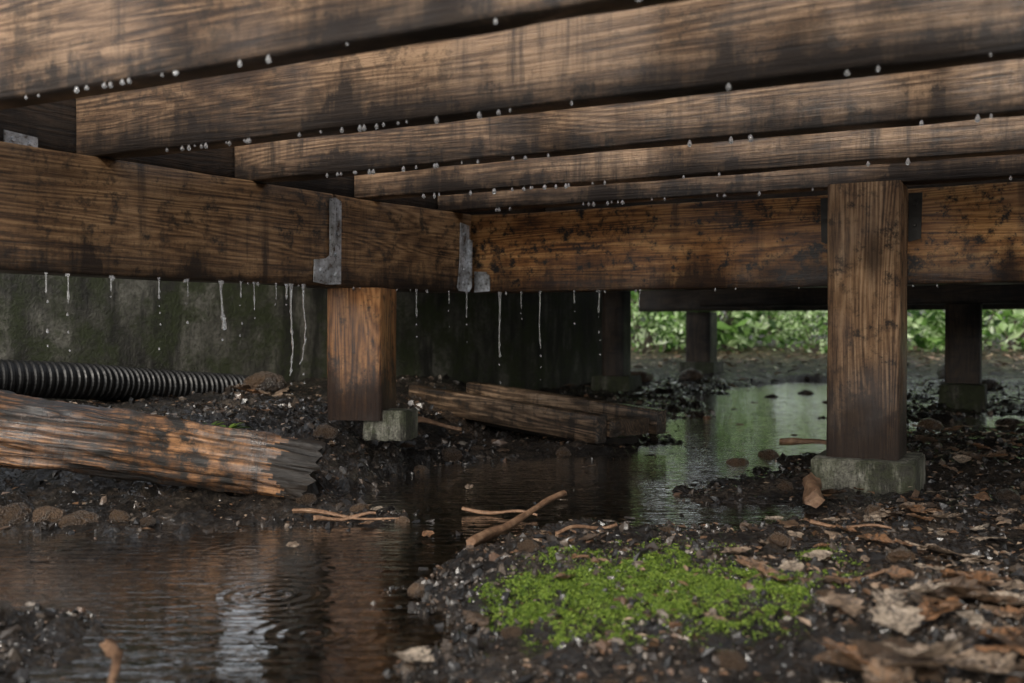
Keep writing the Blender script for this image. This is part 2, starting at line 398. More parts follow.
# ---------------- the deck ----------------
deck=bpy.data.objects.new('wooden_deck',None); link(deck)
meta(deck,"old wet timber deck seen from below, dripping joists on posts","deck")
JZ=.58; JH=.178
CJ=[.73,1.04,1.34,1.64,1.91]
for i,c in enumerate(CJ):
    a0=aL(c)-.044
    board('joist',3.7,JH,.040,(*P(a0,c),JZ+.0005),ANG,W_joist,deck,wob=.0012)
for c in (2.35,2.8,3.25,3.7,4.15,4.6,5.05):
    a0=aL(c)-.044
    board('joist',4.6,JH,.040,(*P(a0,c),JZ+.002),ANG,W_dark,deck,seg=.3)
def LBp(s,off=0): return (LB0[0]+LD[0]*s+LN[0]*off, LB0[1]+LD[1]*s+LN[1]*off)
BZ=.40; BH=.178
lb1=board('beam',.862,BH,.085,(*LBp(0),BZ),LANG,W_left,deck,wob=.0012)
lb2=board('beam',.435,BH,.083,(*LBp(.868,.002),BZ),LANG,W_left,deck,wob=.0012)
rb=board('beam',4.2,BH,.08,(*P(-1.165,1.992),BZ),ANG,W_orange,deck,wob=.0015,worn=.002)
lb1["label"]="brown left beam with water streaks"; rb["label"]="orange beam with black mould blotches"
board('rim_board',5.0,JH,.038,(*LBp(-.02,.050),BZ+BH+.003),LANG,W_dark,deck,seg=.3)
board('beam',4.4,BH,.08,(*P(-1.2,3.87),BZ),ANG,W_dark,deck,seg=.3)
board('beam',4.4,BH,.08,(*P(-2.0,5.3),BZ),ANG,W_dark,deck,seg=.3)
pl=upright('post',.112,.135,BZ-.001,-.306,2.035,math.radians(-10),W_postl,deck,wob=.001)
pr=upright('post',.123,.086,JZ-.001,.654,1.832,ANG,W_post,deck,wob=.001)
pr["label"]="weathered square post with muddy wet foot"; pl["label"]="short orange-brown square post"
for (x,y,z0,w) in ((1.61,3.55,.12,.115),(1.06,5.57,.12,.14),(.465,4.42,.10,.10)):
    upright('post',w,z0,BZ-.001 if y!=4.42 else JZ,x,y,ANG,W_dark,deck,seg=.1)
# decking laid only behind the main beam; left off in front to let daylight onto the joists
def decking():
    bm=bmesh.new()
    a=-2.24
    while a<3.6:
        w=.138
        x0,x1=a,a+w; z0=JZ+JH+.004; z1=z0+.03
        cs=[(x0,2.05),(x1,2.05),(x1,5.55),(x0,5.55)]
        lo=[bm.verts.new((*P(*p),z0)) for p in cs]; hi=[bm.verts.new((*P(*p),z1)) for p in cs]
        bm.faces.new(lo[::-1]); bm.faces.new(hi)
        for i in range(4): bm.faces.new((lo[i],lo[(i+1)%4],hi[(i+1)%4],hi[i]))
        a+=w+.0025
    me=bpy.data.meshes.new('decking'); bm.to_mesh(me); bm.free(); me.materials.append(W_dark)
    return link(bpy.data.objects.new('decking',me),deck)
decking()
def plate(name,outline,thick,mat,origin,rotz,holes,parent,label=None,lip=None):
    bm=bmesh.new()
    f0=[bm.verts.new((x,-thick-.0015,z)) for x,z in outline]; b0=[bm.verts.new((x,-.0015,z)) for x,z in outline]
    bm.faces.new(f0); bm.faces.new(b0[::-1]); n=len(outline)
    for i in range(n): bm.faces.new((f0[i],b0[i],b0[(i+1)%n],f0[(i+1)%n]))
    for (x,z) in holes:
        r=.0042
        M=Matrix.Translation((x,-thick-.003,z))@Matrix.Rotation(math.pi/2,4,'X')
        bmesh.ops.create_cone(bm,cap_ends=True,segments=6,radius1=r,radius2=r*.8,depth=.0045,matrix=M)
    if lip:
        x,z0,z1,d=lip; t=.0025; y0=-thick-.0016
        q=[bm.verts.new(p) for p in ((x,y0,z0),(x+t,y0,z0),(x+t,y0-d*.8,z0+d),(x,y0-d*.8,z0+d),(x,y0,z1),(x+t,y0,z1),(x+t,y0-d,z1-d*.4),(x,y0-d,z1-d*.4))]
        for f in ((0,3,2,1),(4,5,6,7),(0,1,5,4),(1,2,6,5),(2,3,7,6),(3,0,4,7)): bm.faces.new([q[i] for i in f])
    bmesh.ops.recalc_face_normals(bm,faces=bm.faces)
    me=bpy.data.meshes.new(name); bm.to_mesh(me); bm.free(); me.materials.append(mat)
    o=bpy.data.objects.new(name,me); o.location=origin; o.rotation_euler=(0,0,rotz); link(o,parent)
    if label:o["label"]=label
    return o
plate('metal_bracket',[(-.045,.006),(-.012,.002),(.026,.004),(.028,.163),(.012,.170),(-.002,.166),(-.003,.058),(-.012,.052),(-.043,.048)],.003,METAL,(*LBp(.850),BZ),LANG,
      [(.012,.14),(.016,.10),(.012,.06),(.012,.022),(-.028,.028)],deck,"galvanised strap over the beam joint",lip=(-.002,.055,.165,.012))
plate('metal_bracket',[(-.006,.01),(.0,.002),(.036,.0),(.036,.150),(.006,.155),(.002,.06)],.003,METAL,(*LBp(1.252,.002),BZ),LANG,
      [(.018,.13),(.020,.09),(.018,.05),(.014,.02)],deck,"galvanised angle at the beam corner",lip=(.033,.0,.12,.010))
plate('metal_bracket',[(.0,.0),(.040,.002),(.040,.036),(.030,.046),(.0,.048)],.003,METAL,(*P(-1.150,1.990),BZ),ANG,
      [(.030,.024)],deck)
aP=.654*U[0]+1.832*U[1]
plate('metal_bracket',[(-.032,.085),(0,.075),(0,.170),(-.034,.170)],.004,METALD,(*P(aP-.0625,1.990),BZ),ANG,[(-.015,.15),(-.015,.11)],deck,"dark steel bracket beside the post")
plate('metal_bracket',[(0,.08),(.022,.085),(.024,.170),(0,.170)],.004,METALD,(*P(aP+.0625,1.990),BZ),ANG,[(.011,.15),(.011,.11)],deck,"dark steel bracket beside the post")
plate('metal_bracket',[(0,.0),(.05,.0),(.05,.020),(.0,.024)],.003,METAL,(*LBp(.245,.048),BZ+BH+.004),LANG,[(.038,.010),(.012,.012)],deck)

# ---------------- footings ----------------
def block(name,sx,sy,sz,loc,rotz,mat,label,taper=.06):
    bm=bmesh.new(); bmesh.ops.create_cube(bm,size=1)
    bmesh.ops.scale(bm,vec=(sx,sy,sz),verts=bm.verts)
    bmesh.ops.bevel(bm,geom=bm.edges[:],offset=.003,segments=2,affect='EDGES')
    bmesh.ops.subdivide_edges(bm,edges=[e for e in bm.edges if e.calc_length()>.02],cuts=9,use_grid_fill=True)
    for v in bm.verts:
        p=v.co; d=Vector((float(fbm(p.y*50+3,p.z*50,1,3)),float(fbm(p.x*50,p.z*50+7,2,3)),float(fbm(p.x*50+5,p.y*50,3,3))))
        v.co+=d*.0022
    for v in bm.verts: v.co.x*=1-taper*(v.co.z/sz); v.co.y*=1-taper*(v.co.z/sz)
    me=bpy.data.meshes.new(name); bm.to_mesh(me); bm.free(); me.materials.append(mat)
    o=bpy.data.objects.new(name,me); o.location=loc; o.rotation_euler=(0,0,rotz); link(o)
    return meta(o,label,"footing",group="concrete footings under the posts")
block('concrete_footing',.178,.172,.13,(.654,1.822,.021),ANG,BLOCK,"mossy concrete footing block under the weathered post",.03)
block('concrete_footing',.090,.080,.06,(-.246,2.020,.124),math.radians(-14),BLOCK,"small muddy concrete footing under the short post",.03)
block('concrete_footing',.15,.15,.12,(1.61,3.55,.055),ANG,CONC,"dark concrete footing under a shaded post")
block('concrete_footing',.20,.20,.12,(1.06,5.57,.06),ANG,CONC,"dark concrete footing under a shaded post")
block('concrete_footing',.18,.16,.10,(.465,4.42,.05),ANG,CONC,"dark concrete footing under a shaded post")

# ---------------- foundation wall with two added, unseen openings for a sky glint in the water ----------------
def wall():
    W0=(-1.235-.57*1.6,2.4-.82*1.6)
    glint_slots=[(.66,.95),(1.19,1.285)]
    xs=[0]+[q+1.6 for v in glint_slots for q in v]+[1.6+3.15]
    bm=bmesh.new()
    def box(x0,x1,z0,z1):
        vs=[bm.verts.new(p) for p in ((x0,0,z0),(x1,0,z0),(x1,.15,z0),(x0,.15,z0),(x0,0,z1),(x1,0,z1),(x1,.15,z1),(x0,.15,z1))]
        for f in ((0,3,2,1),(4,5,6,7),(0,1,5,4),(1,2,6,5),(2,3,7,6),(3,0,4,7)): bm.faces.new([vs[i] for i in f])
    box(xs[0],xs[-1],-.2,.46); box(xs[0],xs[-1],.745,.757)
    for i in range(0,len(xs),2): box(xs[i],xs[i+1],.46,.745)
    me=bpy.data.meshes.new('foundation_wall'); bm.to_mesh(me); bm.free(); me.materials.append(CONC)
    o=bpy.data.objects.new('foundation_wall',me); o.location=(*W0,0); o.rotation_euler=(0,0,LANG); link(o)
    meta(o,"damp algae-stained concrete foundation wall with unseen openings added for the water glint","wall")
wall()

# ---------------- ground + water ----------------
def axis(vals):
    out=[vals[0][0]]
    for (a,b,st) in vals:
        n=max(1,int(round((b-a)/st))); out+= [a+(b-a)*(i+1)/n for i in range(n)]
    return np.array(out)
gx=axis([(-300,-60,60),(-60,-12,6),(-12,-3,.6),(-3,-1.4,.06),(-1.4,1.1,.007),(1.1,2.6,.02),(2.6,6,.12),(6,14,.5),(14,60,5),(60,300,60)])
gy=axis([(-300,-60,60),(-60,-10,6),(-10,0,.6),(0,.55,.05),(.55,2.5,.007),(2.5,5.4,.02),(5.4,9,.07),(9,16,.4),(16,60,5),(60,500,60)])
X,Y=np.meshgrid(gx,gy); Z=H(X,Y)
nx=len(gx);ny=len(gy)
idx=np.arange(nx*ny).reshape(ny,nx)
F=np.stack([idx[:-1,:-1].ravel(),idx[:-1,1:].ravel(),idx[1:,1:].ravel(),idx[1:,:-1].ravel()],1)
ground=bpy.data.objects.new('ground',mesh_np('ground',np.stack([X.ravel(),Y.ravel(),Z.ravel()],1),F,GROUND,True)); link(ground)
meta(ground,"dark wet mud ground with shallow pools","ground",kind="structure")
wx=np.linspace(-2.2,2.8,40); wy=np.linspace(.2,5.9,40); WX,WY=np.meshgrid(wx,wy)
idx=np.arange(1600).reshape(40,40)
F=np.stack([idx[:-1,:-1].ravel(),idx[:-1,1:].ravel(),idx[1:,1:].ravel(),idx[1:,:-1].ravel()],1)
water=bpy.data.objects.new('water',mesh_np('water',np.stack([WX.ravel(),WY.ravel(),np.zeros(1600)],1),F,WATER,True)); water.location=(0,0,WZ); link(water)
meta(water,"still brown puddle water under the deck","water",kind="structure")

# ---------------- gravel (stuff) ----------------
def ico(sub):
    bm=bmesh.new(); bmesh.ops.create_icosphere(bm,subdivisions=sub,radius=1)
    v=np.array([x.co[:] for x in bm.verts]); f=np.array([[q.index for q in p.verts] for p in bm.faces]); bm.free(); return v,f
def scatter_pts(n,xr,yr,cond=None,bias=1.0,clump=0):
    x=rng.uniform(*xr,n*3); y=yr[0]+(yr[1]-yr[0])*rng.random(n*3)**bias
    k=H(x,y)>WZ-.004
    if clump: k&=(fbm(x*7,y*7,91,3)+clump*rng.standard_normal(len(x))>-.05)
    if cond is not None: k&=cond(x,y)
    return x[k][:n],y[k][:n]
def rotmats(n):
    q=rng.standard_normal((n,4)); q/=np.linalg.norm(q,axis=1,keepdims=True); w,x,y,z=q.T
    return np.stack([np.stack([1-2*(y*y+z*z),2*(x*y-z*w),2*(x*z+y*w)],1),np.stack([2*(x*y+z*w),1-2*(x*x+z*z),2*(y*z-x*w)],1),np.stack([2*(x*z-y*w),2*(y*z+x*w),1-2*(x*x+y*y)],1)],1)
def stones(name,x,y,size,mat,sub=1,smooth=False):
    v,f=ico(sub); n=len(x); m=len(v)
    jit=1+.20*rng.standard_normal((n,m,1))
    sc=np.stack([rng.uniform(.7,1.6,n),rng.uniform(.6,1.2,n),rng.uniform(.35,.8,n)],1)
    R=rotmats(n)
    vv=v[None]*jit*sc[:,None,:]*size[:,None,None]
    vv=np.einsum('nij,nmj->nmi',R,vv)
    z=H(x,y)
    vv+=np.stack([x,y,z-size*.15],1)[:,None,:]
    ff=(f[None]+(np.arange(n)*m)[:,None,None]).reshape(-1,3)
    return mesh_np(name,vv.reshape(-1,3),ff,mat,smooth)
x1,y1=scatter_pts(14000,(-.95,1.15),(.6,2.3),bias=1.2,clump=.15)
x2,y2=scatter_pts(5000,(-1.4,2.4),(2.1,5.2),clump=.25)
x3,y3=scatter_pts(7500,(-.75,.75),(.6,1.2),cond=lambda x,y:(np.abs(x)<y*.62),clump=.15)
xx=np.concatenate([x1,x2,x3]);yy=np.concatenate([y1,y2,y3])
sz=np.concatenate([.0018+.0080*rng.random(len(x1))**5+.006*(rng.random(len(x1))>.99),.004+.014*rng.random(len(x2))**4,.0013+.005*rng.random(len(x3))**4])
gr=bpy.data.objects.new('gravel',stones('gravel',xx,yy,sz,GRAVEL,1)); link(gr); meta(gr,"fine wet dark gravel over the mud","gravel",kind="stuff")

def rock_mesh(seed):
    v,f=ico(3); 
    n=fbm(v[:,0]*1.3+seed*3,v[:,1]*1.3+v[:,2]*.9,seed,4)
    v=v*(1+.55*n[:,None]); v=v*np.array([1.15,.9,.62])
    return mesh_np('rock',v,f,ROCK,False)
RM=[rock_mesh(s) for s in range(5)]
RPOS=[(-.76,1.52,.032),(-.70,1.50,.020),(-.66,1.51,.026),(-.82,1.54,.024),(-.60,1.52,.015),(-.55,1.50,.012),(-.33,1.60,.015),(-.24,1.56,.014),(-.17,1.54,.010),(-.14,2.22,.022),
(-.08,2.30,.016),(-.36,1.92,.02),(-.19,2.08,.018),(.12,2.32,.018),(-.42,1.84,.018),(-.55,1.88,.022),(.40,2.22,.015),(.50,2.20,.02),(.60,2.32,.022),(.83,2.35,.02),(.95,2.55,.028),
(.35,1.30,.014),(.47,1.20,.016),(.02,1.20,.012),(.27,1.62,.012),(.80,1.60,.02),(.92,1.75,.02),(.22,1.42,.012),(-.11,1.14,.010),(.30,.95,.010),(-.45,.83,.012),(1.2,2.85,.03),(1.45,2.9,.03),(.50,1.82,.014),
(-.50,.95,.016),(-.40,.78,.014),(.0,.95,.009),(.08,.80,.010),(.18,.82,.012),(.55,1.5,.016),(.30,2.06,.014),(.1,1.72,.012),(.62,4.9,.06),(.9,5.0,.05),(1.25,3.9,.03),(.95,3.9,.025),(.80,3.6,.02),(2.1,4.4,.05),(2.3,5.2,.08),(.85,3.2,.02),
(.70,3.05,.018),(.78,2.75,.016),(.9,3.45,.02),(1.1,4.2,.03),(.66,2.6,.014),(.56,2.75,.016),(1.3,4.4,.035),(-.68,2.74,.055),(-.20,1.0,.010),(-.14,1.35,.009),(-.05,1.65,.011),(.06,1.95,.012),(-.1,2.0,.010)]
for i,(x,y,s) in enumerate(RPOS):
    o=bpy.data.objects.new('rock',RM[i%5]); o.location=(x,y,Hs(x,y)+s*.3); o.scale=(s,s,s); o.rotation_euler=(0,0,random.random()*6.3); link(o)
    meta(o,"wet brown rock lying in the mud","rock",group="rocks scattered over the mud")
xs=rng.uniform(-.75,.3,2800); ys=rng.uniform(.7,2.2,2800); k=H(xs,ys)<WZ-.003; xs=xs[k];ys=ys[k]
o=bpy.data.objects.new('submerged_pebbles',stones('submerged_pebbles',xs,ys,.003+.010*rng.random(len(xs))**2,GRAVEL,1)); link(o); meta(o,"small pebbles on the bottom of the brown puddle","pebbles",kind="stuff")

# ---------------- leaves ----------------
def leaf_mesh(kind,seed,curl):
    R=random.Random(seed); n=24;w=8; vs=[]
    bendx=R.uniform(-.25,.25)
    for i in range(n+1):
        t=i/n
        if kind==0: wd=.30*math.sin(math.pi*t**.85)**.8*(1-.2*t)
        elif kind==1: wd=(.25*math.sin(math.pi*t)**.55)*(1+.26*math.cos(t*2*math.pi*3.3))
        else: wd=.36*math.sin(math.pi*t**.75)**.7*(1+.10*math.cos(t*2*math.pi*4.1))
        wd=max(wd,.006)
        eL=1+R.uniform(-.10,.10); eR=1+R.uniform(-.10,.10)
        for j in range(w+1):
            q=(j/w-.5)*2
            e=eL if q<0 else eR
            x=(t-.5)+.10*abs(q)*math.sin(t*5); y=q*wd*(e if abs(q)>.9 else 1)+bendx*(t-.5)**2
            z=curl*(.9*(q*q)*wd*.55+.22*(t-.5)**2*2*(1 if curl>0 else .6))+.030*math.sin(t*9+seed+q*3)*abs(q)+.010*math.sin(t*31+seed*2)*abs(q)
            vs.append((x,y,z))
    f=[]
    for i in range(n):
        for j in range(w):
            a=i*(w+1)+j; f.append((a,a+1,a+w+2,a+w+1))
    b=len(vs)
    for (x,z) in ((-.5,0),(-.62,.02),(-.74,.07)): vs+= [(x,-.006+bendx*.25,z),(x,.006+bendx*.25,z)]
    for i in range(2): f.append((b+2*i,b+2*i+1,b+2*i+3,b+2*i+2))
    return mesh_np('dead_leaf',np.array(vs),np.array(f),DEAD,True)
LM=[leaf_mesh(k%3,k,c) for k,c in enumerate([.4,-.4,.7,.2,-.6,.5,-.25,.8,.3,-.4,.15,.9])]
def add_leaf(x,y,s,mi=None,lift=.004,tilt=.3):
    mi=random.randrange(len(LM)) if mi is None else mi
    o=bpy.data.objects.new('dead_leaf',LM[mi]); z=max(Hs(x,y),WZ)
    o.location=(x,y,z+lift+s*.05); o.scale=(s,s*random.uniform(.8,1.2),s)
    o.rotation_euler=(random.uniform(-tilt,tilt),random.uniform(-tilt,tilt),random.random()*6.3); link(o)
    meta(o,"curled brown dead leaf on wet ground","leaf",group="dead leaves on the ground")
for (x,y,s,mi) in [(.545,1.27,.085,0),(-.035,1.0,.042,4),(-.085,.865,.05,2),(.31,1.10,.045,3),(.365,1.15,.04,1),(.40,1.52,.04,5),(-.22,1.50,.03,3),(.34,1.28,.035,0),
    (.235,1.24,.04,6),(.10,1.26,.035,0),(.06,1.09,.03,2),(.19,.93,.035,3),(-.02,2.3,.05,1),(-.18,2.17,.06,0),(-.23,2.14,.05,2),(-.40,.80,.04,0),(.48,1.33,.05,4),(.62,1.42,.06,7),(.70,1.30,.06,2),(.76,1.42,.06,8),
    (-.30,1.36,.03,6),(-.12,1.42,.028,3),(.08,1.70,.03,0),(-.08,1.85,.03,6),(.16,2.1,.035,3)]:
    add_leaf(x,y,s,mi,tilt=.2)
for i in range(90):
    y=random.uniform(.62,1.08); x=y*random.uniform(.20,.62)
    if (x/y)<.24+.20*(y-.62)/.4: continue
    add_leaf(x,y,random.uniform(.030,.066),lift=random.uniform(.001,.008),tilt=.2)
for i in range(26):
    y=random.uniform(.66,.92); x=y*random.uniform(.30,.60)
    add_leaf(x,y,random.uniform(.045,.075),lift=random.uniform(.004,.016),tilt=.25)
for i in range(100):
    y=random.uniform(1.0,1.75); x=y*random.uniform(.22,.62)
    if Hs(x,y)>WZ: add_leaf(x,y,random.uniform(.022,.055),lift=random.uniform(.001,.005),tilt=.22)
for i in range(60):
    y=random.uniform(1.9,3.2); x=y*random.uniform(.36,.6)
    if Hs(x,y)>WZ: add_leaf(x,y,random.uniform(.03,.06),tilt=.25)
for i in range(30):
    y=random.uniform(1.55,2.6); x=-y*random.uniform(.12,.55)
    if Hs(x,y)>WZ: add_leaf(x,y,random.uniform(.02,.045),tilt=.25)
for (x,y) in [(-.73,2.66),(-.66,2.66),(-.62,2.65),(-.68,2.6)]: add_leaf(x,y,.07,lift=.01,tilt=.4)

def leafcloud(name,pts,size,mat,nrm_up=.3,elong=1.6):
    n=len(pts); base=np.array([(-.5,0,0),(0,-.28,.06),(.5,0,-.03),(0,.28,.06)])*np.array([elong/1.6,1,1])
    R=rotmats(n)
    if nrm_up>0:
        th=rng.uniform(0,2*np.pi,n); c,s=np.cos(th),np.sin(th); z0=np.zeros(n); o1=np.ones(n)
        Y_=np.stack([np.stack([c,-s,z0],1),np.stack([s,c,z0],1),np.stack([z0,z0,o1],1)],1)
        R=R*(1-nrm_up)+Y_*nrm_up
    v=np.einsum('nij,mj->nmi',R,base)*size[:,None,None]+pts[:,None,:]
    f=np.arange(4*n).reshape(n,4)
    return mesh_np(name,v.reshape(-1,3),f,mat,False)
x,y=scatter_pts(5500,(.0,1.5),(.6,2.8),clump=.2); xb,yb=scatter_pts(1800,(-1.2,-.1),(1.45,3)); xc,yc=scatter_pts(4500,(-1,7),(4.4,11)); xd,yd=scatter_pts(900,(-.6,.9),(.62,1.7))
s=np.concatenate([.004+.018*rng.random(len(x))**2,.005+.018*rng.random(len(xb))**2,.03+.06*rng.random(len(xc)),.003+.008*rng.random(len(xd))])
x=np.concatenate([x,xb,xc,xd]); y=np.concatenate([y,yb,yc,yd])
o=bpy.data.objects.new('leaf_litter',leafcloud('leaf_litter',np.stack([x,y,H(x,y)+.003+s*.1],1),s,LITTER,.75)); link(o); meta(o,"broken brown leaf scraps over the mud","leaf litter",kind="stuff")

# ---------------- moss ----------------
n=200000
r=np.sqrt(rng.random(n))*1.25; th=rng.uniform(0,2*np.pi,n)
cx=np.where(rng.random(n)<.68,0,1)
x=.14+.15*r*np.cos(th); y=1.055+.135*r*np.sin(th)
ex=rng.integers(0,7,n); EX=np.array([(.27,1.02,.06),(.22,1.24,.06),(.05,.98,.05),(.33,1.10,.04),(.20,.90,.05),(.06,1.2,.04),(.38,1.22,.03)])
x=np.where(cx==1,EX[ex,0]+EX[ex,2]*1.3*r*np.cos(th),x); y=np.where(cx==1,EX[ex,1]+EX[ex,2]*1.3*r*np.sin(th),y)
val=.60*fbm(x*34,y*34,50,5,.65)-.65*(r-.90)-np.where(cx==1,.30,0)
mask=val+.15*rng.standard_normal(n)>-.0
x=x[mask];y=y[mask];val=val[mask]
z=H(x,y)+rng.uniform(-.0005,.0020,len(x))+.007*np.clip(val,0,.5)
o=bpy.data.objects.new('moss',leafcloud('moss',np.stack([x,y,z],1),.0013+.0019*rng.random(len(x)),MOSS,.1,elong=2.6)); link(o); meta(o,"bright green moss patch on wet mud","moss",kind="stuff")

# ---------------- log and sticks ----------------
def tube(name,p0,p1,rad,mat,seg=60,k=40,square=.0,groove=.0,bend=.0,jag=.0,seed=0,taper=1.0,endmat=None):
    p0=Vector(p0);p1=Vector(p1); L=(p1-p0).length
    th=np.linspace(0,2*np.pi,k,endpoint=False); rows=[]
    for i in range(seg+1):
        t=i/seg; r=rad*(1+(taper-1)*t)
        pw=4+6*square
        sq=(np.abs(np.cos(th))**pw+np.abs(np.sin(th))**pw)**(-1/pw)
        rr=r*((1-square)+square*sq*.90)
        cth,sth=np.cos(th),np.sin(th)
        rr=rr*(1+groove*fbm(cth*2.6+seed+4,sth*2.6+t*1.5+seed,seed,4)*1.1+.8*groove*fbm(cth*9+7,sth*9+t*3.0,seed+5,4)+.45*groove*fbm(cth*5,sth*5+t*L*22,seed+6,3))
        x=np.full(k,L*t)
        if jag and i>seg-6: x=x+jag*fbm(cth*6+5,sth*6+5,seed+8,4)*2*(i-seg+6)/6
        b=bend*math.sin(t*math.pi); b2=bend*.6*math.sin(t*2.1*math.pi+seed)
        rows.append(np.stack([x,rr*cth+b,rr*sth+b2],1))
    v=np.concatenate(rows); v=np.vstack([v,[0,0,0],[L-(jag*.5),0,bend*.6*math.sin(2.1*math.pi+seed)]])
    me=bpy.data.meshes.new(name); me.materials.append(mat)
    if endmat: me.materials.append(endmat)
    bm=bmesh.new(); bv=[bm.verts.new(q) for q in v]
    dk=fbm(np.cos(th)*4+3,np.sin(th)*4+1,55,3)
    for i in range(seg):
        for j in range(k):
            a=i*k+j;b=i*k+(j+1)%k; f=bm.faces.new((bv[a],bv[b],bv[b+k],bv[a+k])); f.smooth=True
            if endmat and i>=seg-6-int(14*abs(dk[j])): f.material_index=1
    ring_end=[bm.verts.new(bv[seg*k+j].co) for j in range(k)]
    for j in range(k):
        bm.faces.new((bv[(j+1)%k],bv[j],bv[-2])); f=bm.faces.new((ring_end[j],ring_end[(j+1)%k],bv[-1]))
        if endmat: f.material_index=1
    bm.to_mesh(me); bm.free()
    o=bpy.data.objects.new(name,me); o.location=p0
    o.rotation_euler=(p1-p0).to_track_quat('X','Z').to_euler(); link(o); return o
o=tube('fallen_log',(-1.25,1.57,.214),(-.325,1.640,.082),.059,W_log,140,90,square=.7,groove=.30,bend=.006,jag=.014,seed=3,taper=.86,endmat=W_logend)
meta(o,"split rotten timber log lying on the muddy bank","log")
for (p0,p1,r,s) in [((-.055,1.30,.035),(.085,1.60,.052),.0065,2),((-.36,.88,.045),(-.30,.74,.06),.005,4),((.485,1.60,.045),(.53,1.74,.05),.014,6),((-.34,1.54,.035),(-.17,1.50,.03),.003,7),((-.30,1.50,.03),(-.21,1.53,.032),.003,8),((-.08,1.60,.028),(.04,1.56,.026),.003,9),((.62,2.3,.06),(.8,2.2,.05),.006,5),((-.28,2.3,.11),(-.12,2.36,.08),.006,11),((.06,1.36,.04),(.15,1.42,.04),.003,12),((.30,1.0,.06),(.40,1.06,.06),.0035,13),((.02,1.22,.045),(.09,1.16,.05),.0025,14),((.42,1.4,.045),(.52,1.36,.045),.003,15)]:
    q=tube('stick',p0,p1,r,STICK,26,10,groove=.8,bend=.006,seed=s,taper=.6 if r<.01 else 1)
    meta(q,"short broken brown stick on wet ground" if r<.01 else "stubby piece of round wood beside the footing","stick",group="sticks lying on the ground")

# ---------------- corrugated pipe ----------------
def pipe():
    pts=[Vector((-1.75,1.62,.25)),Vector((-1.13,2.22,.205)),Vector((-.92,2.54,.170)),Vector((-.735,2.80,.140))]
    C=[]
    for i in range(len(pts)-1):
        p0=pts[max(i-1,0)];p1=pts[i];p2=pts[i+1];p3=pts[min(i+2,len(pts)-1)]
        for k in range(120):
            t=k/120; C.append(.5*((2*p1)+(-p0+p2)*t+(2*p0-5*p1+4*p2-p3)*t*t+(-p0+3*p1-3*p2+p3)*t**3))
    C.append(pts[-1]); 
    d=[0]
    for i in range(1,len(C)): d.append(d[-1]+(C[i]-C[i-1]).length)
    L=d[-1]; step=.003; n=int(L/step); k=28; rows=[]
    arr=np.array([c[:] for c in C]); dd=np.array(d)
    for i in range(n+1):
        s=L*i/n; c=np.array([np.interp(s,dd,arr[:,j]) for j in range(3)]); c2=np.array([np.interp(min(s+.01,L),dd,arr[:,j]) for j in range(3)]); c1=np.array([np.interp(max(s-.01,0),dd,arr[:,j]) for j in range(3)])
        t=c2-c1; t/=np.linalg.norm(t); up=np.array([0,0,1.]); sd=np.cross(t,up); sd/=np.linalg.norm(sd); u=np.cross(sd,t)
        ph=(s/.0165)%1; r=.039+ (.0045 if .2<ph<.7 else 0)
        th=np.linspace(0,2*np.pi,k,endpoint=False)
        rows.append(c+r*(np.cos(th)[:,None]*sd+np.sin(th)[:,None]*u))
    for r in (.033,.032):
        base=rows[-1]; c=base.mean(0); rows.append(c+(base-c)*(r/.040)- (0 if r==.033 else 1)*t*.25)
    v=np.concatenate(rows); m=len(rows); idx=np.arange(m*k).reshape(m,k)
    a=idx[:-1].ravel(); b=np.roll(idx[:-1],-1,1).ravel(); c_=np.roll(idx[1:],-1,1).ravel(); e=idx[1:].ravel()
    o=bpy.data.objects.new('corrugated_pipe',mesh_np('corrugated_pipe',v,np.stack([a,e,c_,b],1),PIPE,False)); link(o)
    meta(o,"black corrugated drain pipe lying against the wall","pipe")
pipe()

# ---------------- old plank trough ----------------
tr=bpy.data.objects.new('plank_trough',None); tr.location=(.228,2.44,.03); link(tr)
meta(tr,"long low trough of rotten wet planks on mud","trough")
A0=Vector((-.31,2.98)); A1=Vector((.200,2.38)); dvec=(A1-A0); ang=math.atan2(dvec.y,dvec.x); Lt=dvec.length
def tpart(name,x0,y0,z0,L,h,t,mat=W_old,rot=ang,tiltx=0):
    o=bpy.data.objects.new(name,board_mesh(name,L,h,t,mat,r=.003,wob=.0008,worn=.002,endjag=.004,seed=random.random()*40))
    o.parent=tr
    nx_,ny_=-math.sin(ang),math.cos(ang)
    wpos=Vector((A0.x+math.cos(ang)*x0+nx_*y0,A0.y+math.sin(ang)*x0+ny_*y0,z0))
    o.location=wpos-tr.location; o.rotation_euler=(tiltx,.045,rot); COL.objects.link(o)
    return o
tpart('side_plank',0,0,.076,Lt,.068,.038)
tpart('side_plank',.04,.185,.088,Lt-.01,.060,.035)
tpart('floor_plank',.02,.042,.058,Lt-.05,.018,.138,W_logend)
tpart('end_block',Lt-.03,.040,.054,.035,.040,.143,W_old)

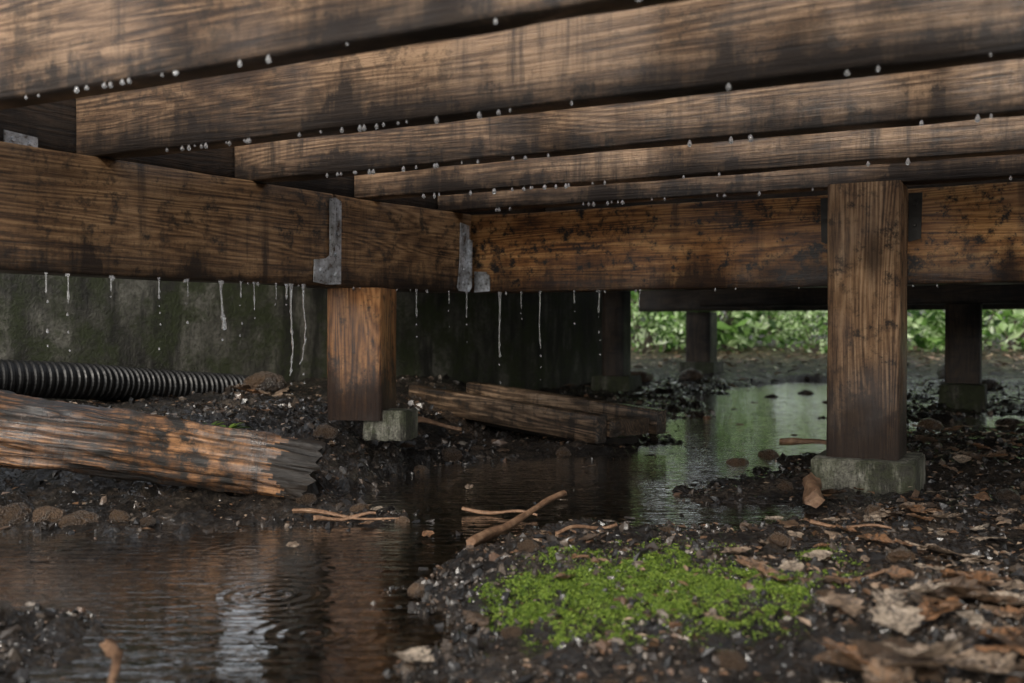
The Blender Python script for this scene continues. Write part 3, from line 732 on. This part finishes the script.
# ---------------- sprig ----------------
def sprig(x,y,nl,hh,label):
    z=Hs(x,y); vs=[];fs=[]
    for i in range(nl):
        th=i*2.4+random.random()*.5; el=random.uniform(.35,1.0); L=hh*random.uniform(.7,1.2)
        d=Vector((math.cos(th)*math.cos(el),math.sin(th)*math.cos(el),math.sin(el))); s=Vector((-math.sin(th),math.cos(th),0))
        for k in range(6):
            t=k/5; c=d*L*t+Vector((0,0,-.35*L*t*t)); w=L*.12*math.sin(math.pi*(.12+.86*t))
            b=len(vs); vs+=[tuple(c-s*w+Vector((0,0,w*.4))),tuple(c),tuple(c+s*w+Vector((0,0,w*.4)))]
            if k: fs+=[(b-3,b-2,b+1,b),(b-2,b-1,b+2,b+1)]
    o=bpy.data.objects.new('green_plant',mesh_np('green_plant',np.array(vs),np.array(fs),MOSS,True)); o.location=(x,y,z+.012); link(o)
    meta(o,label,"plant")
sprig(-.560,1.80,13,.062,"small green seedling growing behind the log")
sprig(-.525,1.82,9,.055,"small green seedling growing behind the log")

# ---------------- drops and drips ----------------
def drop_mesh():
    prof=[(0,1.0),(.25,.9),(.42,.6),(.62,.2),(.85,-.25),(1.0,-.75),(.95,-1.2),(.7,-1.6),(.35,-1.82),(0,-1.9)]
    k=14; vs=[];fs=[]
    for (r,z) in prof:
        for j in range(k): a=2*math.pi*j/k; vs.append((max(r,.001)*math.cos(a),max(r,.001)*math.sin(a),z))
    for i in range(len(prof)-1):
        for j in range(k):
            a=i*k+j;b=i*k+(j+1)%k; fs.append((a,a+k,b+k,b))
    return mesh_np('water_drop',np.array(vs),np.array(fs),DROP,True)
DM=drop_mesh()
def add_drop(x,y,z,s):
    o=bpy.data.objects.new('water_drop',DM); o.location=(x,y,z-s*.6); o.scale=(s,s,s*random.uniform(.8,1.15)); link(o)
    meta(o,"water drop hanging from a wet timber edge","water drop",group="water drops hanging under the timbers")
for ji,(a0,a1,n) in enumerate([(-1.05,-.25,20),(-1.15,.25,34),(-1.1,.1,28),(-1.12,.3,22),(-1.1,.3,18)]):
    for i in range(n):
        a=random.uniform(a0,a1) if random.random()<.5 else a0+(a1-a0)*.3*random.random()+ .05
        x,y=P(a,CJ[ji]+random.uniform(-.002,.001)); add_drop(x,y,JZ,random.uniform(.0012,.0028)*(1+.12*ji))
for i in range(22):
    x,y=LBp(random.uniform(.15,1.3),random.uniform(-.002,.002)); add_drop(x,y,BZ,random.uniform(.0014,.0028))
for i in range(16):
    x,y=P(random.uniform(-1.1,.6),1.991); add_drop(x,y,BZ,random.uniform(.0016,.0030))
def drip(x,y,z,L,r,sway,seed):
    n=int(L/.0025)+4;k=8;rows=[];R=random.Random(seed); th=np.linspace(0,2*np.pi,k,endpoint=False)
    ph=R.uniform(0,6); fq=R.uniform(150,420)
    for i in range(n+1):
        t=i/n; nz=float(fbm(np.array([t*L*130+seed]),np.array([seed*3.3]),9,3)[0])
        rr=r*(1.4*math.exp(-t*9)+.45+1.1*max(0,nz)*2*t+.4*max(0,math.sin(t*L*fq+ph))*t)
        rr=max(rr,.0002); 
        if i==n: rr*=.1
        cx=sway*(math.sin(t*L*38+seed)*t+float(vnoise(np.array([t*L*90]),np.array([seed*1.7]),4)[0])*t)
        rows.append(np.stack([cx+rr*np.cos(th),rr*np.sin(th),np.full(k,-L*t)],1))
    v=np.concatenate(rows); idx=np.arange(len(v)).reshape(-1,k)
    a=idx[:-1].ravel(); b=np.roll(idx[:-1],-1,1).ravel(); c_=np.roll(idx[1:],-1,1).ravel(); e=idx[1:].ravel()
    o=bpy.data.objects.new('water_drip',mesh_np('water_drip',v,np.stack([a,e,c_,b],1),DROP,True)); o.location=(x,y,z+.001); link(o)
    meta(o,"thin stream of water dripping from a beam edge","water drip",group="water streams dripping from the beams")
    zz=-L-R.uniform(.005,.015)
    for q in range(R.randrange(1,5)):
        add_drop(x+R.uniform(-.002,.002),y,z+zz,R.uniform(.0010,.0020)); zz-=R.uniform(.010,.045)
for i,(s,L,r,sw) in enumerate([(.066,.03,.0014,0),(.10,.045,.0014,0),(.17,.025,.0014,0),(.255,.035,.0014,0),(.31,.03,.0014,0),(.378,.085,.0030,.006),(.42,.03,.0014,0),(.449,.05,.0016,.001),(.50,.03,.0014,0),(.525,.03,.003,.001),(.536,.17,.0024,.003),(.566,.15,.0022,.006),(.889,.06,.0015,0),(1.064,.06,.0015,0),(1.0,.03,.0014,0)]):
    x,y=LBp(s+.213,-.003); drip(x,y,BZ,L,r,sw,i)
for i,(a,L,r) in enumerate([(-1.085,.15,.0028),(-.983,.13,.0017),(-.84,.05,.0015),(-.747,.04,.0015),(-1.03,.04,.0015),(-.90,.03,.0015),(.35,.03,.0015)]):
    x,y=P(a,1.989); drip(x,y,BZ,L,r,.002,i+20)

# ---------------- vegetation outside ----------------
def bush_pts(n,rx,ry,rz,seed):
    r=np.random.default_rng(seed); cl=r.random((26,3)); 
    cth=cl[:,0]*2*np.pi; cr=np.sqrt(cl[:,1])
    C=np.stack([rx*cr*np.cos(cth),ry*cr*np.sin(cth),rz*(.08+.92*cl[:,2])*(1-.45*cr)],1)
    k=r.integers(0,26,n); p=C[k]+r.standard_normal((n,3))*np.array([rx*.14,ry*.14,rz*.09]); p[:,2]=np.abs(p[:,2])
    return p
BM=[leafcloud('foliage',bush_pts(nn,.85,.6,1.25,s),sz0+sz1*np.random.default_rng(s).random(nn)**2,GREEN,.3) for s,nn,sz0,sz1 in ((1,1100,.08,.16),(2,700,.11,.28),(3,1400,.06,.12))]
BARK=simple('bark',[(.3,(.02,.015,.011)),(.7,(.10,.075,.055))],18,.8,.01,.9)
def stem_mesh(seed):
    R=random.Random(seed); bm=bmesh.new()
    for i in range(7):
        th=R.random()*6.3; tip=Vector((math.cos(th)*.5,math.sin(th)*.4,R.uniform(.6,1.1)))
        M=Vector((0,0,1)).rotation_difference(tip.normalized()).to_matrix().to_4x4()
        bmesh.ops.create_cone(bm,cap_ends=True,segments=6,radius1=.014,radius2=.004,depth=tip.length,matrix=Matrix.Translation(tip/2)@M)
    me=bpy.data.meshes.new('stem'); bm.to_mesh(me); bm.free(); me.materials.append(BARK); return me
SM=stem_mesh(1)
for i,(x,y,s) in enumerate([(1.05,8.0,.42),(1.75,8.9,.75),(2.5,8.2,.45),(3.05,9.2,.9),(3.7,8.0,.5),(4.7,9.3,1.0),(5.6,8.2,.55),(6.6,8.8,1.),(2.1,9.8,.9),(1.2,11.0,1.2),(2.6,11.2,1.2),(3.9,10.8,1.3),(5.2,11.2,1.2),(6.6,10.8,1.4),(.2,10.2,1.2),(-1.2,10.6,1.3),(8,10,1.4)]):
    z=Hs(x,y)
    b=bpy.data.objects.new('shrub',SM); b.location=(x,y,z-.02); b.scale=(s,s,s); b.rotation_euler=(0,0,i*1.3); link(b)
    meta(b,"leafy green shrub in daylight beyond the deck","shrub",group="green shrubs beyond the deck")
    f=bpy.data.objects.new('foliage',BM[i%3]); link(f,b)
def tree(x,y,h,seed):
    R=random.Random(seed); bm=bmesh.new(); segs=[]
    def limb(p,q,r0,r1):
        d=q-p; M=Vector((0,0,1)).rotation_difference(d.normalized()).to_matrix().to_4x4()
        bmesh.ops.create_cone(bm,cap_ends=True,segments=10,radius1=r0,radius2=r1,depth=d.length,matrix=Matrix.Translation((p+q)/2)@M)
    p=Vector((0,0,-.1)); r=.16
    for k in range(5):
        q=p+Vector((R.uniform(-.12,.12),R.uniform(-.12,.12),h*.17)); limb(p,q,r,r*.84); p=q;r*=.84
        if k>=1:
            for _ in range(3):
                th=R.random()*6.3; e=p+Vector((math.cos(th)*1.2,math.sin(th)*1.2,R.uniform(.4,1.0))); limb(p,e,r*.5,.02); segs.append(e)
    me=bpy.data.meshes.new('trunk'); bm.to_mesh(me); bm.free(); me.materials.append(BARK)
    t=bpy.data.objects.new('tree',None); t.location=(x,y,Hs(x,y)); link(t); meta(t,"slim broadleaf tree standing beyond the deck","tree",group="trees beyond the deck")
    link(bpy.data.objects.new('trunk',me),t)
    g_=np.random.default_rng(seed); c=np.array([s[:] for s in segs]); n=3000
    pts=c[g_.integers(0,len(c),n)]+g_.standard_normal((n,3))*.5
    link(bpy.data.objects.new('crown',leafcloud('crown',pts,.14+.10*g_.random(n),GREEN,.3)),t)
for i,(x,y,h) in enumerate([(1.6,12.2,5),(3.8,14.5,6),(6.2,13.6,5.5),(8.6,14.2,6),(-1,14,6)]): tree(x,y,h,i+40)
n=6000; g_=np.random.default_rng(5)
px=g_.uniform(-5,14,n); py=g_.uniform(12.0,13.6,n)+.5*np.sin(px); pz=g_.random(n)**1.3*(1.6+.9*np.sin(px*1.9)+.5*np.sin(px*4.1))+.15
o=bpy.data.objects.new('undergrowth',leafcloud('undergrowth',np.stack([px,py,pz],1),.08+.10*g_.random(n),GREEN,.3)); link(o); meta(o,"dense green undergrowth at the wood edge","undergrowth",kind="stuff")

# ---------------- light ----------------
w=bpy.data.worlds.new("World"); scene.world=w; w.use_nodes=True
nt=w.node_tree; nt.nodes.clear(); sky=nt.nodes.new('ShaderNodeTexSky'); sky.sky_type='NISHITA'; sky.sun_disc=False
sky.sun_elevation=math.radians(33); sky.sun_rotation=math.radians(204); sky.dust_density=3; sky.air_density=1.2
hs=nt.nodes.new('ShaderNodeHueSaturation'); hs.inputs['Saturation'].default_value=.22; hs.inputs['Value'].default_value=1.3
bg=nt.nodes.new('ShaderNodeBackground'); bg.inputs[1].default_value=.15
wo=nt.nodes.new('ShaderNodeOutputWorld'); nt.links.new(sky.outputs[0],hs.inputs['Color']); nt.links.new(hs.outputs[0],bg.inputs[0]); nt.links.new(bg.outputs[0],wo.inputs[0])
sl=bpy.data.lights.new('sun','SUN'); sl.energy=1.5; sl.angle=math.radians(10); sl.color=(1,.90,.76)
so=bpy.data.objects.new('sun',sl); link(so)
el=math.radians(33); az=math.radians(204)
sd=Vector((math.sin(az)*math.cos(el),math.cos(az)*math.cos(el),math.sin(el)))
so.rotation_euler=(-sd).to_track_quat('-Z','Y').to_euler()

# ---------------- camera ----------------
cd=bpy.data.cameras.new('camera'); cam=bpy.data.objects.new('camera',cd); link(cam)
cam.location=(0,0,.325); cam.rotation_euler=(math.radians(90-.95),0,0)
cd.lens=35; cd.sensor_width=36; cd.clip_start=.02; cd.clip_end=2000
cd.dof.use_dof=True; cd.dof.focus_distance=1.75; cd.dof.aperture_fstop=5.6
scene.camera=cam
